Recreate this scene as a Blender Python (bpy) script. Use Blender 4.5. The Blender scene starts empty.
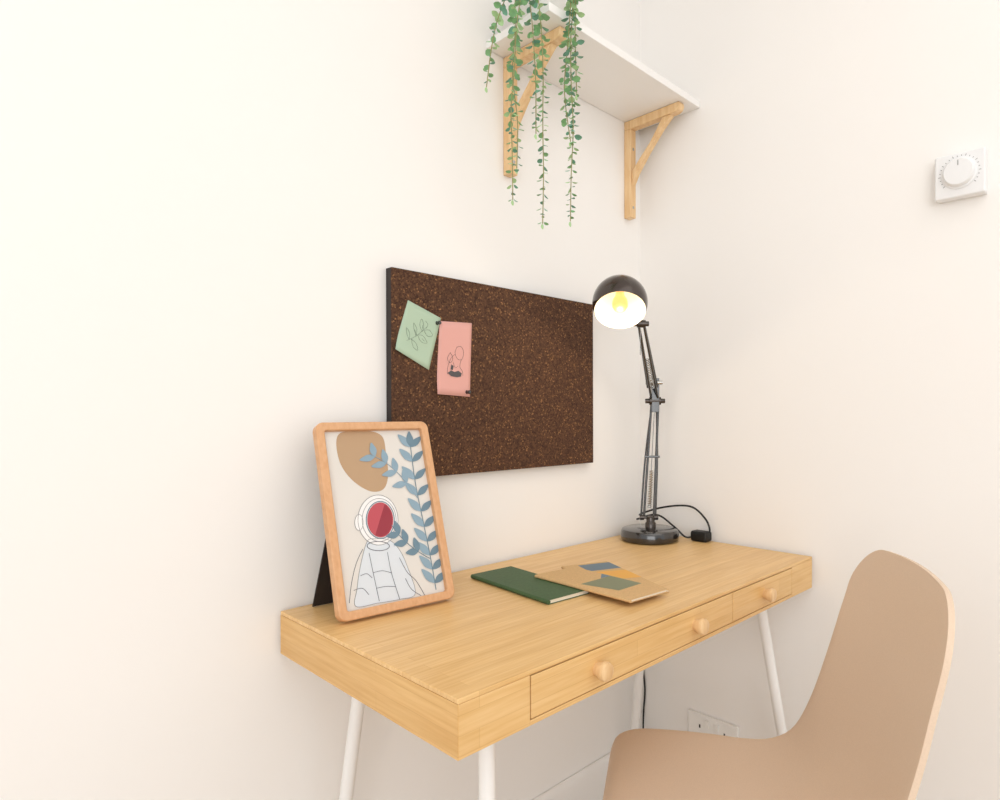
import bpy, bmesh, math, random
from mathutils import Vector, Matrix, noise
random.seed(7)
scene=bpy.context.scene
COL=scene.collection

# ------------------------------------------------------------ materials
def lin(c):
    return tuple(((x/255)/12.92 if x/255<=0.04045 else ((x/255+0.055)/1.055)**2.4) for x in c)+(1,)
def mat(name,rgb,rough=.5,metal=0,spec=.5,coat=0,var=0,vscale=20,bump=0,bscale=200,emis=None,estr=0):
    m=bpy.data.materials.new(name);m.use_nodes=True
    nt=m.node_tree;b=nt.nodes['Principled BSDF']
    b.inputs['Base Color'].default_value=lin(rgb);b.inputs['Roughness'].default_value=rough
    b.inputs['Metallic'].default_value=metal;b.inputs['Specular IOR Level'].default_value=spec
    b.inputs['Coat Weight'].default_value=coat
    tc=nt.nodes.new('ShaderNodeTexCoord')
    if var:
        n=nt.nodes.new('ShaderNodeTexNoise');n.inputs['Scale'].default_value=vscale;n.inputs['Detail'].default_value=4
        nt.links.new(tc.outputs['Object'],n.inputs['Vector'])
        r=nt.nodes.new('ShaderNodeValToRGB')
        r.color_ramp.elements[0].position=.3;r.color_ramp.elements[1].position=.7
        r.color_ramp.elements[0].color=lin([max(0,x*(1-var)) for x in rgb])
        r.color_ramp.elements[1].color=lin([min(255,x*(1+var)) for x in rgb])
        nt.links.new(n.outputs['Fac'],r.inputs['Fac']);nt.links.new(r.outputs['Color'],b.inputs['Base Color'])
    if bump:
        n=nt.nodes.new('ShaderNodeTexNoise');n.inputs['Scale'].default_value=bscale;n.inputs['Detail'].default_value=3
        nt.links.new(tc.outputs['Object'],n.inputs['Vector'])
        bp=nt.nodes.new('ShaderNodeBump');bp.inputs['Strength'].default_value=bump;bp.inputs['Distance'].default_value=.002
        nt.links.new(n.outputs['Fac'],bp.inputs['Height']);nt.links.new(bp.outputs['Normal'],b.inputs['Normal'])
    if emis:
        b.inputs['Emission Color'].default_value=lin(emis);b.inputs['Emission Strength'].default_value=estr
    return m
def wood(name,c1,c2,strip=(.42,.022),grain=(3,60,60),rough=.38,rot=(0,0,0),brick=True):
    m=bpy.data.materials.new(name);m.use_nodes=True
    nt=m.node_tree;N=nt.nodes;L=nt.links;b=N['Principled BSDF'];b.inputs['Roughness'].default_value=rough
    tc=N.new('ShaderNodeTexCoord');mp=N.new('ShaderNodeMapping');mp.inputs['Rotation'].default_value=rot
    L.new(tc.outputs['Object'],mp.inputs['Vector'])
    mp2=N.new('ShaderNodeMapping');mp2.inputs['Scale'].default_value=grain;L.new(mp.outputs['Vector'],mp2.inputs['Vector'])
    n=N.new('ShaderNodeTexNoise');n.inputs['Scale'].default_value=3;n.inputs['Detail'].default_value=6;L.new(mp2.outputs['Vector'],n.inputs['Vector'])
    r=N.new('ShaderNodeValToRGB');r.color_ramp.elements[0].position=.3;r.color_ramp.elements[1].position=.68
    r.color_ramp.elements[0].color=lin(c1);r.color_ramp.elements[1].color=lin(c2)
    L.new(n.outputs['Fac'],r.inputs['Fac']);out=r.outputs['Color']
    if brick:
        bk=N.new('ShaderNodeTexBrick');bk.inputs['Scale'].default_value=1
        bk.inputs['Brick Width'].default_value=strip[0];bk.inputs['Row Height'].default_value=strip[1]
        bk.inputs['Mortar Size'].default_value=.0004;bk.inputs['Mortar Smooth'].default_value=.3;bk.inputs['Bias'].default_value=0
        bk.inputs['Color1'].default_value=(.90,.86,.80,1);bk.inputs['Color2'].default_value=(1,1,1,1);bk.inputs['Mortar'].default_value=(.80,.72,.62,1)
        bk.offset=.37
        L.new(mp.outputs['Vector'],bk.inputs['Vector'])
        mx=N.new('ShaderNodeMix');mx.data_type='RGBA';mx.blend_type='MULTIPLY';mx.inputs['Factor'].default_value=.8
        L.new(out,mx.inputs['A']);L.new(bk.outputs['Color'],mx.inputs['B']);out=mx.outputs['Result']
    L.new(out,b.inputs['Base Color'])
    return m

M_wall=mat('wall_paint',(247,244,240),.85,bump=.05,bscale=300)
M_ceil=mat('ceiling_paint',(250,249,248),.9)
M_trim=mat('trim_gloss',(245,243,240),.35)
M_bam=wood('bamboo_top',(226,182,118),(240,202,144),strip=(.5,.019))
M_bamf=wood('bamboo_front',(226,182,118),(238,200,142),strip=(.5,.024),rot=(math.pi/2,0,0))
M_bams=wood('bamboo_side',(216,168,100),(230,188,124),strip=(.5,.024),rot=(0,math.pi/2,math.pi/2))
M_dark=mat('shadow_gap',(90,60,32),.8)
M_pine=wood('bracket_pine',(224,182,130),(240,206,158),grain=(40,40,4),brick=False)
M_oak=wood('frame_oak',(210,158,112),(220,172,128),grain=(60,6,30),brick=False,rough=.45)
M_floor=wood('floor_oak',(190,170,148),(212,194,172),strip=(1.2,.14),grain=(2,30,30))
M_white=mat('white_powder_metal',(242,240,237),.35)
M_black=mat('black_nickel',(26,23,22),.16,metal=.0,spec=.8,coat=.6)
M_bmetal=mat('dark_nickel_metal',(84,78,74),.22,metal=.9)
M_rubber=mat('black_rubber',(18,18,18),.5)
M_steel=mat('steel',(190,188,184),.25,metal=1)

# ------------------------------------------------------------ mesh helpers
def obj(name,verts,faces,m=None,smooth=False,mods=()):
    me=bpy.data.meshes.new(name);me.from_pydata([tuple(v) for v in verts],[],faces);me.validate();me.update()
    bm=bmesh.new();bm.from_mesh(me);bmesh.ops.recalc_face_normals(bm,faces=bm.faces);bm.to_mesh(me);bm.free()
    o=bpy.data.objects.new(name,me);COL.objects.link(o)
    if m:me.materials.append(m)
    if smooth:
        for p in me.polygons:p.use_smooth=True
    return o
def bevel(o,w=.002,s=3,ang=30):
    b=o.modifiers.new('bevel','BEVEL');b.width=w;b.segments=s;b.limit_method='ANGLE';b.angle_limit=math.radians(ang)
    for p in o.data.polygons:p.use_smooth=True
    o.modifiers.new('wn','WEIGHTED_NORMAL')
    return o
def box(name,lo,hi,m,bv=0):
    x0,y0,z0=lo;x1,y1,z1=hi
    v=[(x0,y0,z0),(x1,y0,z0),(x1,y1,z0),(x0,y1,z0),(x0,y0,z1),(x1,y0,z1),(x1,y1,z1),(x0,y1,z1)]
    f=[(0,3,2,1),(4,5,6,7),(0,1,5,4),(1,2,6,5),(2,3,7,6),(3,0,4,7)]
    o=obj(name,v,f,m)
    return bevel(o,bv) if bv else o
def prism(name,pts,ext,m,bv=0):
    n=len(pts);e=Vector(ext);v=[Vector(p) for p in pts]+[Vector(p)+e for p in pts]
    f=[tuple(range(n)),tuple(range(2*n-1,n-1,-1))]+[(i,(i+1)%n,n+(i+1)%n,n+i) for i in range(n)]
    o=obj(name,v,f,m)
    return bevel(o,bv) if bv else o
def frame_from(d):
    d=Vector(d).normalized();a=Vector((0,0,1)) if abs(d.z)<.9 else Vector((1,0,0))
    x=a.cross(d).normalized();return x,d.cross(x),d
def lathe(name,prof,org,axis,m,n=48):
    x,y,d=frame_from(axis);org=Vector(org);v=[];f=[]
    for r,h in prof:
        for i in range(n):
            a=2*math.pi*i/n;v.append(org+d*h+(x*math.cos(a)+y*math.sin(a))*max(r,1e-5))
    for j in range(len(prof)-1):
        for i in range(n):
            f.append((j*n+i,j*n+(i+1)%n,(j+1)*n+(i+1)%n,(j+1)*n+i))
    o=obj(name,v,f,m,True)
    md=o.modifiers.new('e','EDGE_SPLIT');md.split_angle=math.radians(40)
    return o
def spline(P,k=8):
    P=[Vector(p) for p in P];out=[]
    for i in range(len(P)-1):
        a=P[max(i-1,0)];b=P[i];c=P[i+1];d=P[min(i+2,len(P)-1)]
        for j in range(k):
            t=j/k;out.append(.5*((2*b)+(c-a)*t+(2*a-5*b+4*c-d)*t*t+(3*b-a-3*c+d)*t**3))
    out.append(P[-1]);return out
def sweep(name,P,r,m,n=10,smooth=True,k=8):
    P=spline(P,k) if smooth and len(P)>2 else [Vector(p) for p in P]
    R=r if isinstance(r,(list,tuple)) else [r]*2
    v=[];f=[];px=None;N=len(P)
    for j,p in enumerate(P):
        t=(P[min(j+1,N-1)]-P[max(j-1,0)]).normalized()
        if px is None:px=frame_from(t)[0]
        x=(px-t*px.dot(t)).normalized();y=t.cross(x);px=x
        rr=R[0]+(R[-1]-R[0])*j/max(1,N-1)
        for i in range(n):
            a=2*math.pi*i/n;v.append(p+(x*math.cos(a)+y*math.sin(a))*rr)
    for j in range(N-1):
        for i in range(n):f.append((j*n+i,j*n+(i+1)%n,(j+1)*n+(i+1)%n,(j+1)*n+i))
    f.append(tuple(range(n-1,-1,-1)));f.append(tuple(range((N-1)*n,N*n)))
    o=obj(name,v,f,m,True);md=o.modifiers.new('e','EDGE_SPLIT');md.split_angle=math.radians(50)
    return o
def group(name,loc,parts):
    e=bpy.data.objects.new(name,None);e.location=loc;e.empty_display_size=.05;COL.objects.link(e)
    for p in parts:
        p.parent=e;p.matrix_parent_inverse=Matrix.Translation(-Vector(loc))
    return e
def xf(o,M):
    o.data.transform(M);return o

# ------------------------------------------------------------ room
RX,RY,RH=-3.6,-3.8,2.6
box('wall_back',(RX,0,0),(.12,.12,RH),M_wall)
box('wall_right',(0,RY,0),(.12,0,RH),M_wall)
box('floor',(RX,RY,-.1),(.12,.12,0),M_floor)
box('ceiling',(RX,RY,RH),(.12,.12,RH+.1),M_ceil)
def baseb(name,pts,ext):
    return prism(name,pts,ext,M_trim,.002)
baseb('baseboard_back',[(RX,-.0005,0),(RX,-.016,0),(RX,-.016,.135),(RX,-.011,.148),(RX,-.006,.155),(RX,-.0005,.155)],(-RX-.0005,0,0))
baseb('baseboard_right',[(-.0005,RY,0),(-.016,RY,0),(-.016,RY,.135),(-.011,RY,.148),(-.006,RY,.155),(-.0005,RY,.155)],(0,-RY-.017,0))

# ------------------------------------------------------------ desk
X0,X1,Y0,Y1,ZT,ZB=-1.032,-.010,-.4964,-.0098,.740,.668
dp=[]
dp.append(box('top_board',(X0,Y0,.7335),(X1,Y1,ZT),M_bam,.0012))
dp.append(box('case',(X0+.02,Y0+.022,ZB),(X1-.02,Y1,.7334),M_bamf))
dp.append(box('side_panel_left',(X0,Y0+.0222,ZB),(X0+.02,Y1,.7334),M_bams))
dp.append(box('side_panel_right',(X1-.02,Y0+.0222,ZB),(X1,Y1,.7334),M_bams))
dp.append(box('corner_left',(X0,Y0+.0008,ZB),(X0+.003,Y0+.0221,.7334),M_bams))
dp.append(box('front_panel_left',(X0+.0008,Y0,ZB),(-.916,Y0+.0218,.7334),M_bamf,.0006))
dp.append(box('front_panel_right',(-.120,Y0,ZB),(X1,Y0+.0218,.7334),M_bamf,.0006))
dp.append(box('front_rail',(-.9158,Y0,ZB),(-.1202,Y0+.0218,.675),M_bamf,.0006))
dp.append(box('drawer_gap_shadow',(-.9157,Y0+.006,.6751),(-.1203,Y0+.0218,.7333),M_dark))
dp.append(box('drawer_front_wide',(-.9140,Y0-.0005,.6765),(-.3845,Y0+.0059,.7320),M_bamf,.0008))
dp.append(box('drawer_front_small',(-.3825,Y0-.0005,.6765),(-.1220,Y0+.0059,.7320),M_bamf,.0008))
for i,x in enumerate((-.782,-.517,-.252)):
    dp.append(lathe('knob_%d'%(i+1),[(0,.022),(.008,.0218),(.0128,.020),(.0142,.016),(.0135,.012),(.0105,.006),(.0095,0)],(x,Y0-.0005,.7035),(0,-1,0),M_pine))
for nm,tx,bf,br in(('left',-.925,-.985,-.985),('right',-.12,-.045,-.10)):
    dp.append(box('leg_plate_'+nm,(tx-.02,-.45,.655),(tx+.02,-.06,ZB),M_white,.002))
    dp.append(sweep('leg_front_'+nm,[(tx,-.42,.66),(bf,-.497,.004)],.0115,M_white,20))
    dp.append(sweep('leg_rear_'+nm,[(tx+(.02 if nm=='right' else 0),-.095,.66),(br,-.035,.004)],.0115,M_white,20))
    for e,yy,bx_ in(('front',-.497,bf),('rear',-.035,br)):
        dp.append(lathe('foot_%s_%s'%(e,nm),[(0,0),(.0135,0),(.0135,.012),(0,.012)],(bx_,yy,0),(0,0,1),M_rubber,20))
group('desk',((X0+X1)/2,(Y0+Y1)/2,0),dp)

# ------------------------------------------------------------ chair
def chair():
    o0=Vector((-.519,-.601,0));F=Vector((-.558,.829,0)).normalized();Xc=Vector((F.y,-F.x,0))
    T=Matrix(((Xc.x,F.x,0,o0.x),(Xc.y,F.y,0,o0.y),(0,0,1,0),(0,0,0,1)))
    M=mat('beige_shell_plastic',(226,202,178),.55,spec=.3,var=.015,vscale=500,bump=.08,bscale=900)
    prof=[(.240,.395),(.237,.418),(.220,.434),(.16,.439),(.06,.435),(-.02,.431),(-.070,.437),(-.110,.462),(-.142,.52),(-.172,.61),(-.198,.71),(-.214,.79),(-.225,.842)]
    P=spline([(0,a,b) for a,b in prof],14)
    L=[0]
    for i in range(1,len(P)):L.append(L[-1]+(P[i]-P[i-1]).length)
    tot=L[-1]
    def at(s):
        s=max(0,min(tot,s))
        for i in range(1,len(L)):
            if L[i]>=s:
                t=(s-L[i-1])/(L[i]-L[i-1]+1e-9);return P[i-1].lerp(P[i],t)
        return P[-1]
    S=[]
    rf,rb=.09,.09
    n1=14
    for i in range(n1):S.append(rf*(1-math.cos(math.pi/2*i/n1)))
    K=44
    for i in range(K+1):S.append(rf+(tot-rf-rb)*i/K)
    for i in range(1,n1+1):S.append(tot-rb*(1-math.sin(math.pi/2*i/n1)))
    def ss(a,b,x):
        x=max(0,min(1,(x-a)/(b-a)));return x*x*(3-2*x)
    v=[];f=[];NV=32
    for s in S:
        q=s/tot
        Wd=.205+.012*ss(0,.3,q)+.004*ss(.45,.6,q)-.012*ss(.65,.95,q)
        if s<rf:Wd-=rf-math.sqrt(max(0,rf*rf-(rf-s)**2))
        if s>tot-rb:
            e=tot-s;Wd-=rb-math.sqrt(max(0,rb*rb-(rb-e)**2))
        p=at(s);tg=(at(s+.004)-at(s-.004)).normalized();nr=Vector((0,-tg.z,tg.y))
        if nr.z<0 and q<.5:nr=-nr
        if q>=.5 and nr.y<0:nr=-nr
        dish=(.014*ss(0,.2,q)+.014*ss(.4,.6,q))
        for j in range(NV+1):
            a=j/NV*2-1;x=a*Wd
            c=p-nr*dish*(1-min(1,(abs(x)/.215))**2)
            c=c+Vector((0,0,-.018*(x/.2)**2*ss(.8,1,q)))
            v.append((x,c.y,c.z))
    for i in range(len(S)-1):
        for j in range(NV):
            a=i*(NV+1)+j;f.append((a,a+1,a+NV+2,a+NV+1))
    sh=obj('seat_shell',v,f,M,True)
    so=sh.modifiers.new('s','SOLIDIFY');so.thickness=.008;so.offset=0
    bv=sh.modifiers.new('b','BEVEL');bv.width=.003;bv.segments=3;bv.limit_method='ANGLE';bv.angle_limit=math.radians(50)
    xf(sh,T);parts=[sh]
    fr=box('under_frame',(-.12,-.07,.388),(.12,.14,.413),M,.008);xf(fr,T);parts.append(fr)
    for i,(sx,sy) in enumerate(((1,1),(-1,1),(1,-1),(-1,-1))):
        pts=[(sx*.09,.03+sy*.08,.400),(sx*.15,.02+sy*.13,.372),(sx*.175,.01+sy*.17,.29),(sx*.205,sy*.215,0.0)]
        l=sweep('leg_%d'%(i+1),pts,[.021,.012],M,16);xf(l,T);parts.append(l)
    group('chair',o0,parts)
chair()

# ------------------------------------------------------------ cork memo board
def corkmat():
    m=bpy.data.materials.new('dark_cork');m.use_nodes=True;nt=m.node_tree;N=nt.nodes;L=nt.links;b=N['Principled BSDF']
    b.inputs['Roughness'].default_value=.8;b.inputs['Specular IOR Level'].default_value=.25
    tc=N.new('ShaderNodeTexCoord')
    v=N.new('ShaderNodeTexVoronoi');v.inputs['Scale'].default_value=340;L.new(tc.outputs['Object'],v.inputs['Vector'])
    r=N.new('ShaderNodeValToRGB');e=r.color_ramp.elements
    e[0].position=0;e[0].color=lin((58,38,27));e[1].position=1;e[1].color=lin((152,108,70))
    for ps,c in((.45,(84,57,41)),(.78,(100,69,48)),(.88,(64,43,32))):
        k=e.new(ps);k.color=lin(c)
    sx=N.new('ShaderNodeSeparateColor');L.new(v.outputs['Color'],sx.inputs['Color'])
    L.new(sx.outputs['Red'],r.inputs['Fac'])
    L.new(r.outputs['Color'],b.inputs['Base Color'])
    bp=N.new('ShaderNodeBump');bp.inputs['Strength'].default_value=.3;bp.inputs['Distance'].default_value=.001
    L.new(sx.outputs['Green'],bp.inputs['Height']);L.new(bp.outputs['Normal'],b.inputs['Normal'])
    return m
M_cork=corkmat();M_edge=mat('cork_board_edge',(38,30,28),.6)
bx,bz,bw,bh,bd=-.8223,.9454,.5915,.4075,.0204
cp=[box('backing_frame',(bx,-bd+.003,bz),(bx+bw,-.0003,bz+bh),M_edge,.001),
    box('cork_face',(bx+.0002,-bd,bz+.0002),(bx+bw-.0002,-bd+.0029,bz+bh-.0002),M_cork)]
group('cork_memo_board',(bx+bw/2,-.01,bz+bh/2),cp)
M_ink=mat('sketch_ink',(84,82,84),.7);M_faint=mat('sketch_ink_faint',(120,134,120),.7)
def card(name,c,m,pin,lines,blobs,ink=None):
    y=-bd-.0003
    P=[Vector((a,y,b)) for a,b in c]
    NU=10;v=[];f=[]
    def pt(u,w,off=0):
        q=P[0].lerp(P[1],u).lerp(P[3].lerp(P[2],u),w)
        curl=.006*max(0,w-.6)**2/.16*(1-u*.9)
        return q+Vector((0,-curl-off,0))
    for i in range(NU+1):
        for j in range(NU+1):v.append(pt(i/NU,j/NU))
    for i in range(NU):
        for j in range(NU):a=i*(NU+1)+j;f.append((a,a+1,a+NU+2,a+NU+1))
    o=obj('paper',v,f,m,True);s=o.modifiers.new('s','SOLIDIFY');s.thickness=.0004
    parts=[o]
    for k,l in enumerate(lines):
        parts.append(sweep('sketch_line_%d'%(k+1),[pt(a,b,.0006) for a,b in l],.00028,ink or M_ink,5,k=6))
    for k,l in enumerate(blobs):
        vs=[pt(a,b,.0009) for a,b in l];parts.append(obj('sketch_shade_%d'%(k+1),vs,[tuple(range(len(vs)))],M_ink))
    pp=pt(*pin)+Vector((0,.0002,0))
    parts.append(lathe('push_pin',[(0,.010),(.0035,.0098),(.0042,.008),(.003,.005),(.003,.002),(.0045,0),(.0005,0),(.0005,-.004)],pp,(0,-1,0),M_black,20))
    group(name,P[0],parts)
card('green_note_card',[(-.786,1.294),(-.708,1.267),(-.738,1.160),(-.818,1.196)],mat('green_paper',(178,200,176),.8),(.93,.12),
  [[(.25,.72),(.45,.55),(.68,.28)],[(.45,.55),(.35,.45),(.3,.35),(.42,.42),(.45,.55)],[(.58,.42),(.47,.32),(.48,.2),(.58,.3),(.58,.42)],
   [(.48,.52),(.62,.6),(.78,.56),(.62,.48),(.48,.52)],[(.62,.38),(.75,.44),(.88,.38),(.75,.32),(.62,.38)],[(.35,.65),(.45,.77),(.58,.78),(.5,.68),(.35,.65)],
   [(.3,.68),(.2,.6),(.16,.5),(.27,.57),(.3,.68)],[(.35,.45),(.4,.48),(.45,.55)],[(.62,.54),(.7,.56)],[(.55,.3),(.57,.36)],[(.6,.2),(.68,.24),(.66,.32)]],
  [],M_faint)
card('pink_note_card',[(-.711,1.261),(-.628,1.265),(-.634,1.108),(-.721,1.112)],mat('pink_paper',(224,168,158),.8),(.9,.94),
  [[(.55,.34),(.68,.33),(.76,.4),(.72,.5),(.58,.5),(.5,.42),(.55,.34)],[(.5,.44),(.38,.5),(.3,.62),(.3,.72)],[(.7,.5),(.66,.6),(.74,.66),(.76,.72)],
   [(.36,.42),(.28,.5),(.36,.56),(.44,.5),(.36,.42)],[(.45,.55),(.52,.62),(.6,.6)]],
  [[(.3,.70),(.4,.66),(.50,.68),(.62,.66),(.72,.69),(.70,.735),(.58,.75),(.4,.74)],[(.4,.58),(.47,.6),(.45,.655),(.38,.65)]])

# ------------------------------------------------------------ shelf + brackets
SX0,SZ=-.57,1.878
group('wall_shelf',(SX0/2,-.1,SZ),[box('board',(SX0,-.196,SZ),(-.0008,-.0008,SZ+.018),M_trim,.0015)])
def bracket(name,x):
    w=.012;parts=[]
    parts.append(box('wall_arm',(x-w,-.0235,1.612),(x+w,-.0005,SZ-.0245),M_pine,.002))
    o=prism('shelf_arm',[(x-w,-.0005,SZ-.0242),(x-w,-.165,SZ-.0242),(x-w,-.176,SZ-.019),(x-w,-.180,SZ-.010),(x-w,-.178,SZ-.0006),(x-w,-.0005,SZ-.0006)],(2*w,0,0),M_pine,.002)
    parts.append(o)
    a=[(-.0237,1.735),(-.05,1.765),(-.085,1.80),(-.125,SZ-.0245),(-.152,SZ-.0245),(-.12,1.825),(-.075,1.775),(-.04,1.73),(-.0237,1.70)]
    parts.append(prism('brace',[(x-w*.75,p,q) for p,q in a],(w*1.5,0,0),M_pine,.0015))
    for i,z in enumerate((1.64,1.80)):
        parts.append(lathe('screw_%d'%(i+1),[(.004,0),(.004,.0006),(0,.0012)],(x,-.0234,z),(0,-1,0),M_steel,16))
    group(name,(x,-.01,1.75),parts)
bracket('shelf_bracket',-.062);bracket('shelf_bracket',-.508)

# ------------------------------------------------------------ hanging plant
def plant():
    px,py,pz=-.50,-.10,SZ+.018
    Mp=mat('pot_white_ceramic',(235,232,226),.3)
    pot=lathe('pot',[(0,0),(.045,0),(.05,.005),(.06,.10),(.062,.105),(.055,.105),(.05,.09),(0,.09)],(px,py,pz+.0005),(0,0,1),Mp)
    GM=[mat('leaf_green',(128,176,122),.55,var=.1,vscale=60),mat('leaf_teal',(112,164,138),.55,var=.1,vscale=60),mat('leaf_light',(174,208,152),.55,var=.08,vscale=60),mat('leaf_stem',(154,148,100),.6)]
    v=[];f=[];mi=[]
    def leaf(p,d,up,l,w,k):
        d=d.normalized();s=d.cross(up)
        if s.length<.1:s=d.cross(Vector((1,0,0)))
        s.normalize();n=s.cross(d)
        b=len(v)
        for a,c,h in((0,0,0),(.28,.42,.08),(.6,.5,.1),(.88,.28,.04),(1,0,-.04),(.88,-.28,.04),(.6,-.5,.1),(.28,-.42,.08),(.55,0,-.02)):
            v.append(p+d*l*a+s*w*c+n*l*h)
        for i in range(8):f.append((b+i,b+(i+1)%8,b+8));mi.append(k)
    def strand(end_x,end_y,zend,edge,dens=1.0,startz=.12,sc=1.0):
        top=Vector((px+(edge[0]-px)*.5,py+(edge[1]-py)*.5,pz+startz))
        P=[Vector((px,py,pz+.085)),top,Vector((edge[0],edge[1],pz+.05)),Vector((edge[0]*.3+end_x*.7,edge[1]*.3+end_y*.7,pz-.06))]
        zz=pz-.06;n=max(1,int((zz-zend)/.08))
        for i in range(1,n+1):
            t=i/n;P.append(Vector((end_x+random.uniform(-.007,.007)*(t<1),end_y+random.uniform(-.007,.007),zz+(zend-zz)*t)))
        Q=spline(P,12)
        NS=5;b0=len(v)
        for j,p in enumerate(Q):
            t=(Q[min(j+1,len(Q)-1)]-Q[max(j-1,0)]).normalized();x,y,_=frame_from(t)
            for i in range(NS):
                a=2*math.pi*i/NS;v.append(p+(x*math.cos(a)+y*math.sin(a))*.0011)
        for j in range(len(Q)-1):
            for i in range(NS):f.append((b0+j*NS+i,b0+j*NS+(i+1)%NS,b0+(j+1)*NS+(i+1)%NS,b0+(j+1)*NS+i));mi.append(3)
        dist=0;nxt=.01;tot=sum((Q[i+1]-Q[i]).length for i in range(len(Q)-1));ang=random.random()*6
        for i in range(len(Q)-1):
            L=(Q[i+1]-Q[i]).length;t=(Q[i+1]-Q[i]).normalized()
            while dist+L>nxt:
                p=Q[i].lerp(Q[i+1],(nxt-dist)/L);fr=nxt/tot
                x,y,_=frame_from(t);ang+=math.pi/2+random.uniform(-.5,.5)
                for sgn in(0,math.pi):
                    a=ang+sgn;o=x*math.cos(a)+y*math.sin(a)
                    dr=o+t*random.uniform(.0,.9)
                    l=random.uniform(.012,.020)*sc*(1-.40*fr**3);
                    k=random.choices((0,1,2),(5,4,3))[0]
                    leaf(p+o*.002,dr,t+Vector((random.uniform(-.5,.5),random.uniform(-.5,.5),0)),l,l*random.uniform(.62,.88),k)
                nxt+=.0138/dens
            dist+=L
        leaf(Q[-1],Vector((0,0,-1)),Vector((0,1,0)),.012,.008,2)
    strand(-.529,-.215,1.462,(-.510,-.205),1.2,sc=1.05)
    strand(-.534,-.214,1.62,(-.52,-.206),1.0,.14,sc=1.05)
    strand(-.516,-.218,1.72,(-.505,-.205),.9,.13,sc=1.05)
    strand(-.598,-.207,1.445,(-.580,-.17),1.0)
    strand(-.608,-.192,1.62,(-.582,-.15),.9,.14)
    strand(-.646,-.175,1.488,(-.588,-.14),1.0)
    strand(-.622,-.150,1.56,(-.588,-.12),.8,.13)
    strand(-.664,-.120,1.720,(-.588,-.09),.8,.12)
    o=obj('foliage',v,f)
    for m in GM:o.data.materials.append(m)
    for p,k in zip(o.data.polygons,mi):p.material_index=k;p.use_smooth=True
    group('hanging_plant',(px,py,pz),[pot,o])
plant()

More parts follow.
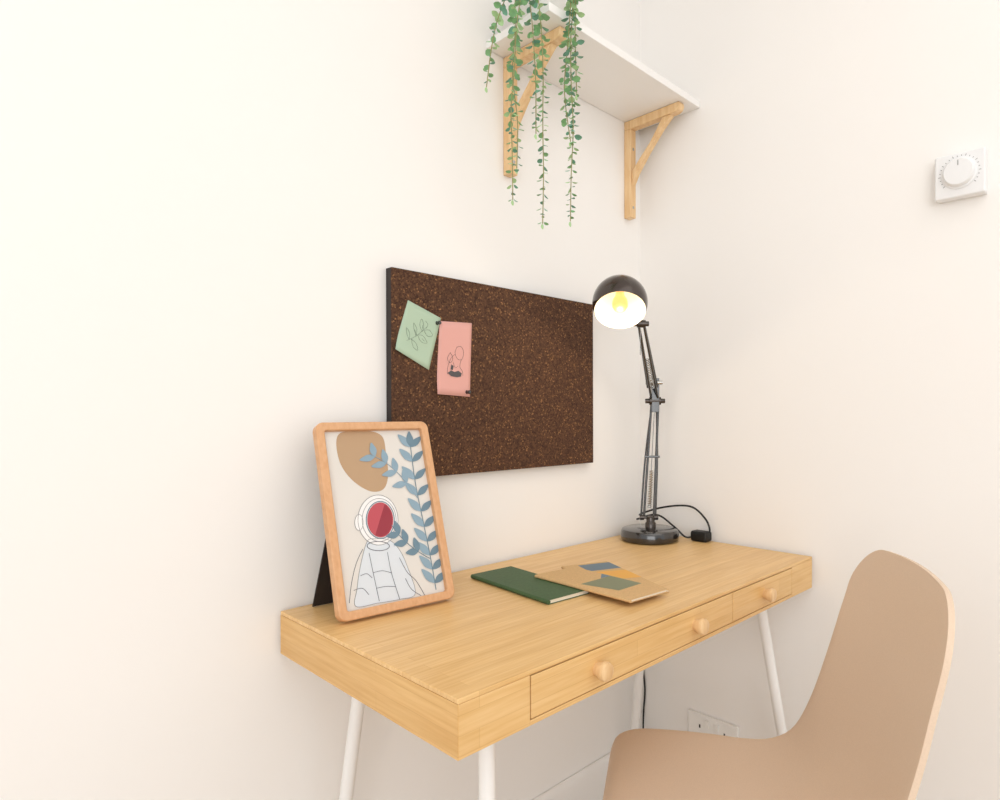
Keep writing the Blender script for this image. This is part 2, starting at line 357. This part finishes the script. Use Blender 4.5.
# ------------------------------------------------------------ desk lamp
def lamp():
    P=[];bc=Vector((-.106,-.108,ZT+.0005))
    P.append(lathe('base',[(0,0),(.070,0),(.075,.003),(.076,.008),(.075,.024),(.072,.029),(.066,.031),(0,.032)],bc,(0,0,1),M_black,64))
    P.append(lathe('base_socket',[(.014,0),(.014,.012),(.011,.016),(.011,.03),(0,.031)],bc+Vector((.004,.0,.031)),(0,0,1),M_bmetal,24))
    s0=bc+Vector((.002,0.004,.058));el=Vector((-.084,-.110,1.105));wr=Vector((-.249,-.186,1.285))
    side=Vector((.69,-.72,0)).normalized()
    P.append(lathe('base_knob',[(0,-.024),(.007,-.024),(.007,-.013),(.004,-.013),(.004,.013),(.007,.013),(.007,.024),(0,.024)],s0,side,M_bmetal,20))
    up=(el-s0)
    dirv=up.cross(side).normalized()
    for k,sg in enumerate((1,-1)):
        P.append(sweep('lower_rod_%d'%(k+1),[s0+side*.013*sg,el+side*.009*sg],.0032,M_black,10))
        P.append(sweep('lower_rear_rod_%d'%(k+1),[s0+side*.019*sg+dirv*.012+up*.02,s0+side*.016*sg+dirv*.012+up*.5,el+side*.006*sg+dirv*.012-up*.02],.0026,M_black,10))
    P.append(box('lower_clip',(-.004,-.020,-.003),(.004,.020,.003),M_black,.001))
    P[-1].data.transform(Matrix.Translation(s0+up*.52)@Matrix.Rotation(math.atan2(side.y,side.x)-math.pi/2,4,'Z'))
    def spring(nm,a,b,r,turns):
        x,y,d=frame_from(b-a);Ln=(b-a).length;pts=[]
        n=turns*10
        for i in range(n+1):
            t=i/n;an=2*math.pi*turns*t;pts.append(a+d*Ln*t+(x*math.cos(an)+y*math.sin(an))*r)
        return sweep(nm,pts,.0010,M_steel,5,smooth=False)
    P.append(spring('lower_spring',s0+up*.08,s0+up*.40,.0048,22))
    P.append(sweep('spring_wire',[s0+up*.40,s0+up*.90],.0012,M_steel,6))
    P.append(lathe('elbow_pivot',[(0,-.026),(.006,-.026),(.0065,-.016),(.0105,-.015),(.0105,.015),(.0065,.016),(.006,.026),(0,.026)],el,side,M_bmetal,24))
    P.append(prism('elbow_plate',[el+Vector((0,0,-.03))+dirv*-.010+side*-.010,el+Vector((0,0,-.03))+dirv*.020+side*-.010,el+Vector((0,0,.05))+dirv*.016+side*-.010,el+Vector((0,0,.06))+dirv*-.010+side*-.010],side*.020,M_black,.001))
    P.append(lathe('elbow_upper_pivot',[(0,-.022),(.005,-.022),(.005,.022),(0,.022)],el+Vector((-.010,-.004,.048)),side,M_steel,20))
    up2=wr-el;dv2=up2.cross(side).normalized()
    for k,sg in enumerate((1,-1)):
        P.append(sweep('upper_rod_%d'%(k+1),[el+side*.009*sg,wr+side*.006*sg],.0032,M_black,10))
        P.append(sweep('upper_rear_rod_%d'%(k+1),[el+side*.013*sg+dv2*.020+up2*.12,wr+side*.007*sg+dv2*.012-up2*.03],.0028,M_black,10))
    P.append(spring('upper_spring',el+up2*.15+dv2*.008,el+up2*.55+dv2*.008,.0046,18))
    P.append(lathe('wrist_pivot',[(0,-.018),(.006,-.018),(.006,-.010),(.009,-.010),(.009,.010),(.006,.010),(.006,.018),(0,.018)],wr,side,M_bmetal,24))
    n=Vector((-.47,-.37,-.80)).normalized();hc=Vector((-.343,-.196,1.322));R=.0625
    prof=[]
    for i in range(25):
        a=math.radians(-90)+math.radians(90+22)*i/24
        prof.append((R*math.cos(a),R*math.sin(a)))
    prof.append((prof[-1][0]-.0008,prof[-1][1]+.0015))
    M_head=mat('head_black_nickel',(58,46,40),.22,metal=.5,spec=.8,coat=.5)
    P.append(lathe('head_shade',prof,hc,n,M_head,64))
    Mi=mat('shade_inside_white',(248,242,228),.5)
    prof2=[((R-.0018)*math.cos(a),(R-.0018)*math.sin(a)) for a in [math.radians(-90)+math.radians(112)*i/24 for i in range(25)]]
    prof2.append(prof[-1])
    P.append(lathe('shade_lining',prof2,hc,n,Mi,64))
    P.append(lathe('socket_cap',[(0,-.020),(.012,-.019),(.017,-.012),(.018,.004)],hc-n*R*.985,n,M_black,32))
    att=hc-n*R*.80+(wr-hc).normalized()*R*.55
    P.append(sweep('head_bracket',[wr,(wr+att)/2+Vector((0,0,.012)),att],.005,M_bmetal,12))
    bulbc=hc-n*.002
    Mb=mat('bulb_glow',(150,112,60),.4,emis=(255,204,116),estr=.85)
    P.append(lathe('bulb',[(0,.026),(.008,.0245),(.014,.020),(.0175,.012),(.018,.004),(.016,-.006),(.011,-.017),(.010,-.03)],bulbc,n,Mb,32))
    P.append(sweep('pull_wire',[wr+Vector((-.01,-.005,-.01)),wr+Vector((-.014,-.008,-.05)),wr+Vector((-.012,-.006,-.075))],.0008,M_steel,6))
    P.append(sweep('power_cord',[s0+Vector((.008,.012,0)),(-.085,-.062,.80),(-.06,-.12,.822),(-.034,-.185,.828),(-.022,-.222,.80),(-.024,-.238,.77),(-.028,-.228,.755)],.0025,M_rubber,8))
    P.append(sweep('power_cord_slack',[(-.085,-.05,.785),(-.062,-.10,.80),(-.058,-.15,.775),(-.05,-.18,.75),(-.038,-.195,.75)],.0025,M_rubber,8))
    P.append(box('plug',(-.046,-.240,ZT+.0008),(-.014,-.192,ZT+.027),M_rubber,.006))
    e=group('desk_lamp',bc,P)
    ld=bpy.data.lights.new('lamp_bulb_light','POINT');ld.energy=.42;ld.color=(1,.84,.62);ld.shadow_soft_size=.008
    lo=bpy.data.objects.new('lamp_bulb_light',ld);lo.location=hc+n*.036;COL.objects.link(lo)
    lo.parent=e;lo.matrix_parent_inverse=Matrix.Translation(-bc)
lamp()

# ------------------------------------------------------------ notebooks
def book(name,quad,z,th,cm,patches=(),pagem=None):
    Q=[Vector((a,b,0)) for a,b in quad];parts=[]
    c=sum(Q,Vector())/4
    pages=[c+(q-c)*.985 for q in Q]
    parts.append(prism('pages',[p+Vector((0,0,z+.0009)) for p in pages],(0,0,th-.0018),pagem or M_paper,0))
    parts.append(prism('cover_back',[q+Vector((0,0,z)) for q in Q],(0,0,.0008),cm,0))
    parts.append(prism('cover_front',[q+Vector((0,0,z+th-.0008)) for q in Q],(0,0,.0008),cm,.0003))
    parts.append(sweep('spine',[Q[3]+Vector((0,0,z+th/2)),Q[0]+Vector((0,0,z+th/2))],th/2,cm,12))
    for i,(pp,m) in enumerate(patches):
        def pt(u,v):return Q[0].lerp(Q[1],u).lerp(Q[3].lerp(Q[2],u),v)+Vector((0,0,z+th+.0001+.00005*i))
        parts.append(prism('cover_print_%d'%(i+1),[pt(u,v) for u,v in pp],(0,0,.00015),m))
    group(name,c+Vector((0,0,z)),parts)
M_paper=mat('page_paper',(240,230,210),.8)
M_kraft=mat('kraft_cover',(212,174,122),.75,var=.04,vscale=300)
M_gr=mat('green_cover',(66,94,58),.6,var=.06,vscale=200)
book('green_notebook',[(-.697,-.316),(-.597,-.322),(-.575,-.084),(-.675,-.078)],ZT+.0005,.008,M_gr)
M_blue=mat('print_blue',(112,130,142),.7);M_yel=mat('print_yellow',(234,176,84),.7);M_sage=mat('print_sage',(132,136,108),.7)
book('patterned_notebook',[(-.590,-.385),(-.490,-.425),(-.393,-.197),(-.493,-.157)],ZT+.0005,.0055,M_kraft,
   [([(.30,.74),(1,.74),(1,.96),(.3,.96)],M_blue),([(.3,.44),(1,.40),(1,.66),(.3,.70)],M_yel)])
book('kraft_notebook',[(-.614,-.430),(-.514,-.438),(-.506,-.200),(-.606,-.190)],ZT+.0088,.0055,M_kraft,[([(.30,.22),(.97,.24),(.97,.56),(.12,.54)],M_sage),([(.7,.56),(.97,.56),(.97,.66)],M_blue)])

# ------------------------------------------------------------ picture frame
def picture():
    bl=Vector((-1.003,-.160,ZT+.0062));br=Vector((-.792,-.1785,ZT+.0062))
    ex=(br-bl).normalized();bk=Vector((-ex.y,ex.x,0))
    up=(bk*.101+Vector((0,0,.317))).normalized();nr=ex.cross(up).normalized()
    W,H=(br-bl).length,.328;T=Matrix(((ex.x,up.x,nr.x,bl.x),(ex.y,up.y,nr.y,bl.y),(ex.z,up.z,nr.z,bl.z),(0,0,0,1)))
    def rr(x0,y0,x1,y1,r,n=8):
        o=[]
        for cx,cy,a0 in((x1-r,y1-r,0),(x0+r,y1-r,90),(x0+r,y0+r,180),(x1-r,y0+r,270)):
            for i in range(n+1):
                a=math.radians(a0+90*i/n);o.append((cx+r*math.cos(a),cy+r*math.sin(a)))
        return o
    b=.0145;A=rr(0,0,W,H,.014);B=rr(b,b,W-b,H-b,.004);n=len(A);th=.018
    v=[(x,y,0) for x,y in A]+[(x,y,0) for x,y in B]+[(x,y,-th) for x,y in A]+[(x,y,-th) for x,y in B];f=[]
    for i in range(n):
        j=(i+1)%n
        f+=[(i,j,n+j,n+i),(2*n+i,3*n+i,3*n+j,2*n+j),(i,2*n+i,2*n+j,j),(n+i,n+j,3*n+j,3*n+i)]
    P=[]
    fr=obj('wood_frame',v,f,M_oak);bevel(fr,.0025,4,50);P.append(fr)
    def flat(name,pts,z,m):
        return obj(name,[(x,y,z) for x,y in pts],[tuple(range(len(pts)))],m)
    M_pap=mat('print_paper',(222,217,210),.35,coat=.3)
    P.append(box('art_print',(b-.001,b-.001,-.0125),(W-b+.001,H-b+.001,-.0100),M_pap))
    P.append(box('back_board',(b-.001,b-.001,-.017),(W-b+.001,H-b+.001,-.0130),M_edge))
    M_tan=mat('art_tan',(184,152,118),.5);M_lf=mat('art_leaf_blue',(138,164,180),.5);M_lf2=mat('art_leaf_slate',(106,134,150),.5)
    M_red=mat('art_red',(188,76,88),.5);M_rd2=mat('art_plum',(150,44,60),.5);M_wh=mat('art_white',(242,240,239),.5);M_ln=mat('art_line',(84,84,96),.6);M_gl=mat('art_grey_line',(150,150,152),.6);M_blu=mat('art_pale_blue',(216,222,228),.5)
    z=-.0098
    def L(x,y):
        u,w=.5,.5
        for _ in range(12):
            w=(y-425+4*u)/(198-22*u);u=(x-313-27*w)/115
        return (u*W,(1-w)*H)
    def clampi(p):return (min(max(p[0],b),W-b),min(max(p[1],b),H-b))
    def closed(pts,k=8):
        Q=[Vector((x,y,0)) for x,y in pts];n=len(Q);o=[]
        for i in range(n):
            a,b_,c,d=Q[i-1],Q[i],Q[(i+1)%n],Q[(i+2)%n]
            for j in range(k):
                t=j/k;r=.5*((2*b_)+(c-a)*t+(2*a-5*b_+4*c-d)*t*t+(3*b_-a-3*c+d)*t**3);o.append((r.x,r.y))
        return o
    P.append(flat('art_tan_shape',[clampi(p) for p in closed([L(*p) for p in((337,436),(360,431),(380,436),(385,455),(387,478),(382,492),(368,494),(350,482),(338,462))])],z,M_tan))
    def outline(nm,pts,r,m,zz):
        P.append(sweep(nm,[(x,y,zz) for x,y in pts+[pts[0]]],r,m,5,smooth=False))
    torso=[clampi(p) for p in closed([L(*p) for p in((366,545),(374,542),(388,543),(398,552),(406,568),(414,594),(398,600),(376,604),(356,607),(357,590),(360,568))])]
    P.append(flat('art_torso',torso,z+.0001,M_blu));outline('art_torso_outline',torso,.00045,M_gl,z+.0003)
    def ell(cx,cy,rx,ry,n=48,a0=0,a1=360):
        return [L(cx+rx*math.cos(math.radians(a0+(a1-a0)*i/n)),cy+ry*math.sin(math.radians(a0+(a1-a0)*i/n))) for i in range(n)]
    h=ell(377,523,20,25);P.append(flat('art_helmet',h,z+.0003,M_wh));outline('art_helmet_outline',h,.0005,M_gl,z+.0005)
    outline('art_helmet_ring',ell(378,523,17,21.5),.00045,M_gl,z+.0006)
    P.append(flat('art_ear_cap',ell(358,526,4,8,24),z+.0006,M_wh));outline('art_ear_cap_outline',ell(358,526,4,8,24),.0004,M_gl,z+.0007)
    P.append(flat('art_visor',ell(379,523,13,17.5),z+.0006,M_red))
    P.append(flat('art_visor_shade',ell(379,523,12,16.5,36,-70,120),z+.0007,M_rd2))
    outline('art_visor_rim',ell(379,523,14,18.5),.0008,M_lf2,z+.0008)
    outline('art_collar',ell(377,549,11,4.5,30),.0005,M_ln,z+.0007)
    def leafp(x,y,ang,l,w,m,i):
        a=math.radians(ang);d=(math.cos(a),math.sin(a));s=(-d[1],d[0]);pts=[]
        for t,k in((0,0),(.2,.35),(.45,.5),(.75,.32),(1,0),(.75,-.32),(.45,-.5),(.2,-.35)):
            pts.append((x+d[0]*l*t+s[0]*w*k,y+d[1]*l*t+s[1]*w*k))
        return flat('art_leaf_%d'%i,[clampi(L(*p)) for p in closed(pts,3)],z+.0009+.00001*i,m)
    k=0
    stem=[(436,590),(431,560),(424,525),(416,485),(411,445)]
    P.append(sweep('art_stem',[tuple(L(*p))+(z+.0008,) for p in stem],.0007,M_lf2,5))
    S=spline([(x,y,0) for x,y in stem],10)
    for q in range(3,41,4):
        p=S[min(q,len(S)-1)];k+=1
        P.append(leafp(p.x,p.y,-42,17,7,M_lf2 if k%2 else M_lf,k));k+=1
        P.append(leafp(p.x,p.y,-138,19,8,M_lf,k))
    k+=1;P.append(leafp(411,447,-95,16,8,M_lf2,k))
    st2=[(418,500),(402,480),(385,465),(368,456)]
    P.append(sweep('art_stem_upper',[tuple(L(*p))+(z+.0008,) for p in st2],.0006,M_lf,5))
    S=spline([(x,y,0) for x,y in st2],8)
    for q in(6,11,16,21):
        p=S[q];k+=1;P.append(leafp(p.x,p.y,-105,15,7,M_lf,k));k+=1;P.append(leafp(p.x,p.y,165,16,7,M_lf,k))
    st3=[(430,560),(415,552),(400,540),(390,528)]
    P.append(sweep('art_stem_lower',[tuple(L(*p))+(z+.0008,) for p in st3],.0006,M_lf2,5))
    for x,y in((418,553),(406,545),(398,537)):
        k+=1;P.append(leafp(x,y,-110,14,7,M_lf2,k));k+=1;P.append(leafp(x,y,170,14,7,M_lf2,k))
    lines=[[(362,552),(356,566),(352,584),(350,604)],[(368,556),(372,575),(378,602)],[(386,555),(390,575),(398,600)],
      [(372,575),(381,573),(390,575)],[(375,590),(384,588),(394,588)],[(360,578),(366,576),(371,580)],
      [(398,560),(406,574),(415,582),(424,596)],[(404,580),(410,590),(420,596)],[(354,592),(362,590),(368,596)]]
    for i,l in enumerate(lines):
        P.append(sweep('art_figure_line_%d'%(i+1),[tuple(clampi(L(*p)))+(z+.0005,) for p in l],.0004,M_ln,5,k=6))
    for p in P:xf(p,T)
    hinge=bl+ex*.02-nr*.0185+up*.19
    foot=Vector((-.985,.0-.030,ZT+.0008))
    q=[hinge,hinge+ex*.05,Vector((foot.x+.05,foot.y-.004,foot.z)),foot]
    P.append(prism('easel_leg',q,(0,.003,.0),M_edge,.0005))
    group('picture_frame',bl,P)
picture()

# ------------------------------------------------------------ thermostat
def thermo():
    y0,y1,z0,z1=-.8373,-.7503,1.4968,1.5837;M=mat('thermostat_plastic',(238,238,238),.4);G=mat('print_grey',(140,138,136),.6)
    yc=(y0+y1)/2;zc=(z0+z1)/2+.003;P=[]
    P.append(box('back_plate',(-.008,y0+.002,z0+.002),(-.0004,y1-.002,z1-.002),M,.001))
    P.append(box('housing',(-.030,y0,z0),(-.0082,y1,z1),M,.004))
    P.append(lathe('dial',[(.031,0),(.031,.002),(.0275,.003),(.0265,.010),(.0245,.012),(0,.0125)],(-.0301,yc,zc),(-1,0,0),M,64))
    for i in range(22):
        a=math.radians(-40+260*i/21);d=Vector((0,-math.cos(a),math.sin(a)));s=Vector((0,math.sin(a),math.cos(a)))
        r0,r1=.0325,.0350 if i%3 else .0365;c=Vector((-.0303,yc,zc))
        P.append(prism('tick_%d'%(i+1),[c+d*r0-s*.0005,c+d*r1-s*.0005,c+d*r1+s*.0005,c+d*r0+s*.0005],(-.0002,0,0),G))
    P.append(box('pointer',(-.0431,yc-.0006,zc+.012),(-.0424,yc+.0006,zc+.022),G))
    group('wall_thermostat',(-.015,yc,zc),P)
thermo()

# ------------------------------------------------------------ wall socket
def socket():
    yc,zc=-.235,.235;P=[];M=mat('socket_plastic',(244,242,238),.35);D=mat('socket_slot',(40,38,36),.6)
    P.append(box('face_plate',(-.009,yc-.073,zc-.043),(-.0004,yc+.073,zc+.043),M,.003))
    for k,s in enumerate((-1,1)):
        c=yc+s*.036
        P.append(box('switch_%d'%(k+1),(-.0125,c+(-s)*.022-.006,zc+.012),(-.0091,c+(-s)*.022+.006,zc+.032),M,.001))
        P.append(box('earth_slot_%d'%(k+1),(-.0096,c-.002,zc+.006),(-.0091,c+.002,zc+.015),D))
        for j,t in enumerate((-1,1)):
            P.append(box('pin_slot_%d_%d'%(k+1,j+1),(-.0096,c+t*.011-.0035,zc-.017),(-.0091,c+t*.011+.0035,zc-.013),D))
    group('wall_socket',(0,yc,zc),P)
socket()
sweep('power_cable',[(-.045,-.006,.60),(-.025,-.006,.45),(-.006,-.010,.36),(-.004,-.018,.29),(-.005,-.014,.22),(-.02,-.024,.165),(-.025,-.03,.10),(-.03,-.06,.004)],.0024,M_rubber,8)

# ------------------------------------------------------------ lights
def area(name,loc,target,size,power,color=(1,1,1)):
    d=bpy.data.lights.new(name,'AREA');d.shape='RECTANGLE';d.size,d.size_y=size;d.energy=power;d.color=color
    o=bpy.data.objects.new(name,d);o.location=loc
    o.rotation_euler=(Vector(target)-Vector(loc)).to_track_quat('-Z','Y').to_euler();COL.objects.link(o)
area('rear_fill_light',(-3.3,-2.9,1.4),(0,-.5,.95),(2.2,1.8),34,(.975,.988,1))  # added soft fill from behind the camera, balances brightness of both walls
area('overhead_fill_light',(-1.2,-2.0,2.58),(-1.2,-2.0,0),(2.0,2.0),12,(.985,.992,1))  # added overhead fill for extra brightness, not a real fixture
w=bpy.data.worlds.new('World');scene.world=w;w.use_nodes=True
w.node_tree.nodes['Background'].inputs['Color'].default_value=(.972,.986,1,1);w.node_tree.nodes['Background'].inputs['Strength'].default_value=.97
scene.view_settings.view_transform='Standard';scene.view_settings.look='None';scene.view_settings.exposure=0

# ------------------------------------------------------------ camera
yaw,pitch,roll,f,ppx,ppy=.7638,-.0064,-.0022,639.8151,555.9992,417.6608
d=Vector((math.cos(yaw)*math.cos(pitch),math.sin(yaw)*math.cos(pitch),math.sin(pitch)))
r=Vector((math.sin(yaw),-math.cos(yaw),0));u=r.cross(d)
r2=r*math.cos(roll)+u*math.sin(roll);u2=-r*math.sin(roll)+u*math.cos(roll)
cd=bpy.data.cameras.new('camera');cam=bpy.data.objects.new('camera',cd);COL.objects.link(cam)
cam.matrix_world=Matrix(((r2.x,u2.x,-d.x,-1.4884),(r2.y,u2.y,-d.y,-1.0921),(r2.z,u2.z,-d.z,1.0722),(0,0,0,1)))
cd.sensor_width=36;cd.lens=f*36/1000;cd.shift_x=-(ppx-500)/1000;cd.shift_y=(ppy-400)/1000;cd.clip_start=.02
scene.camera=cam
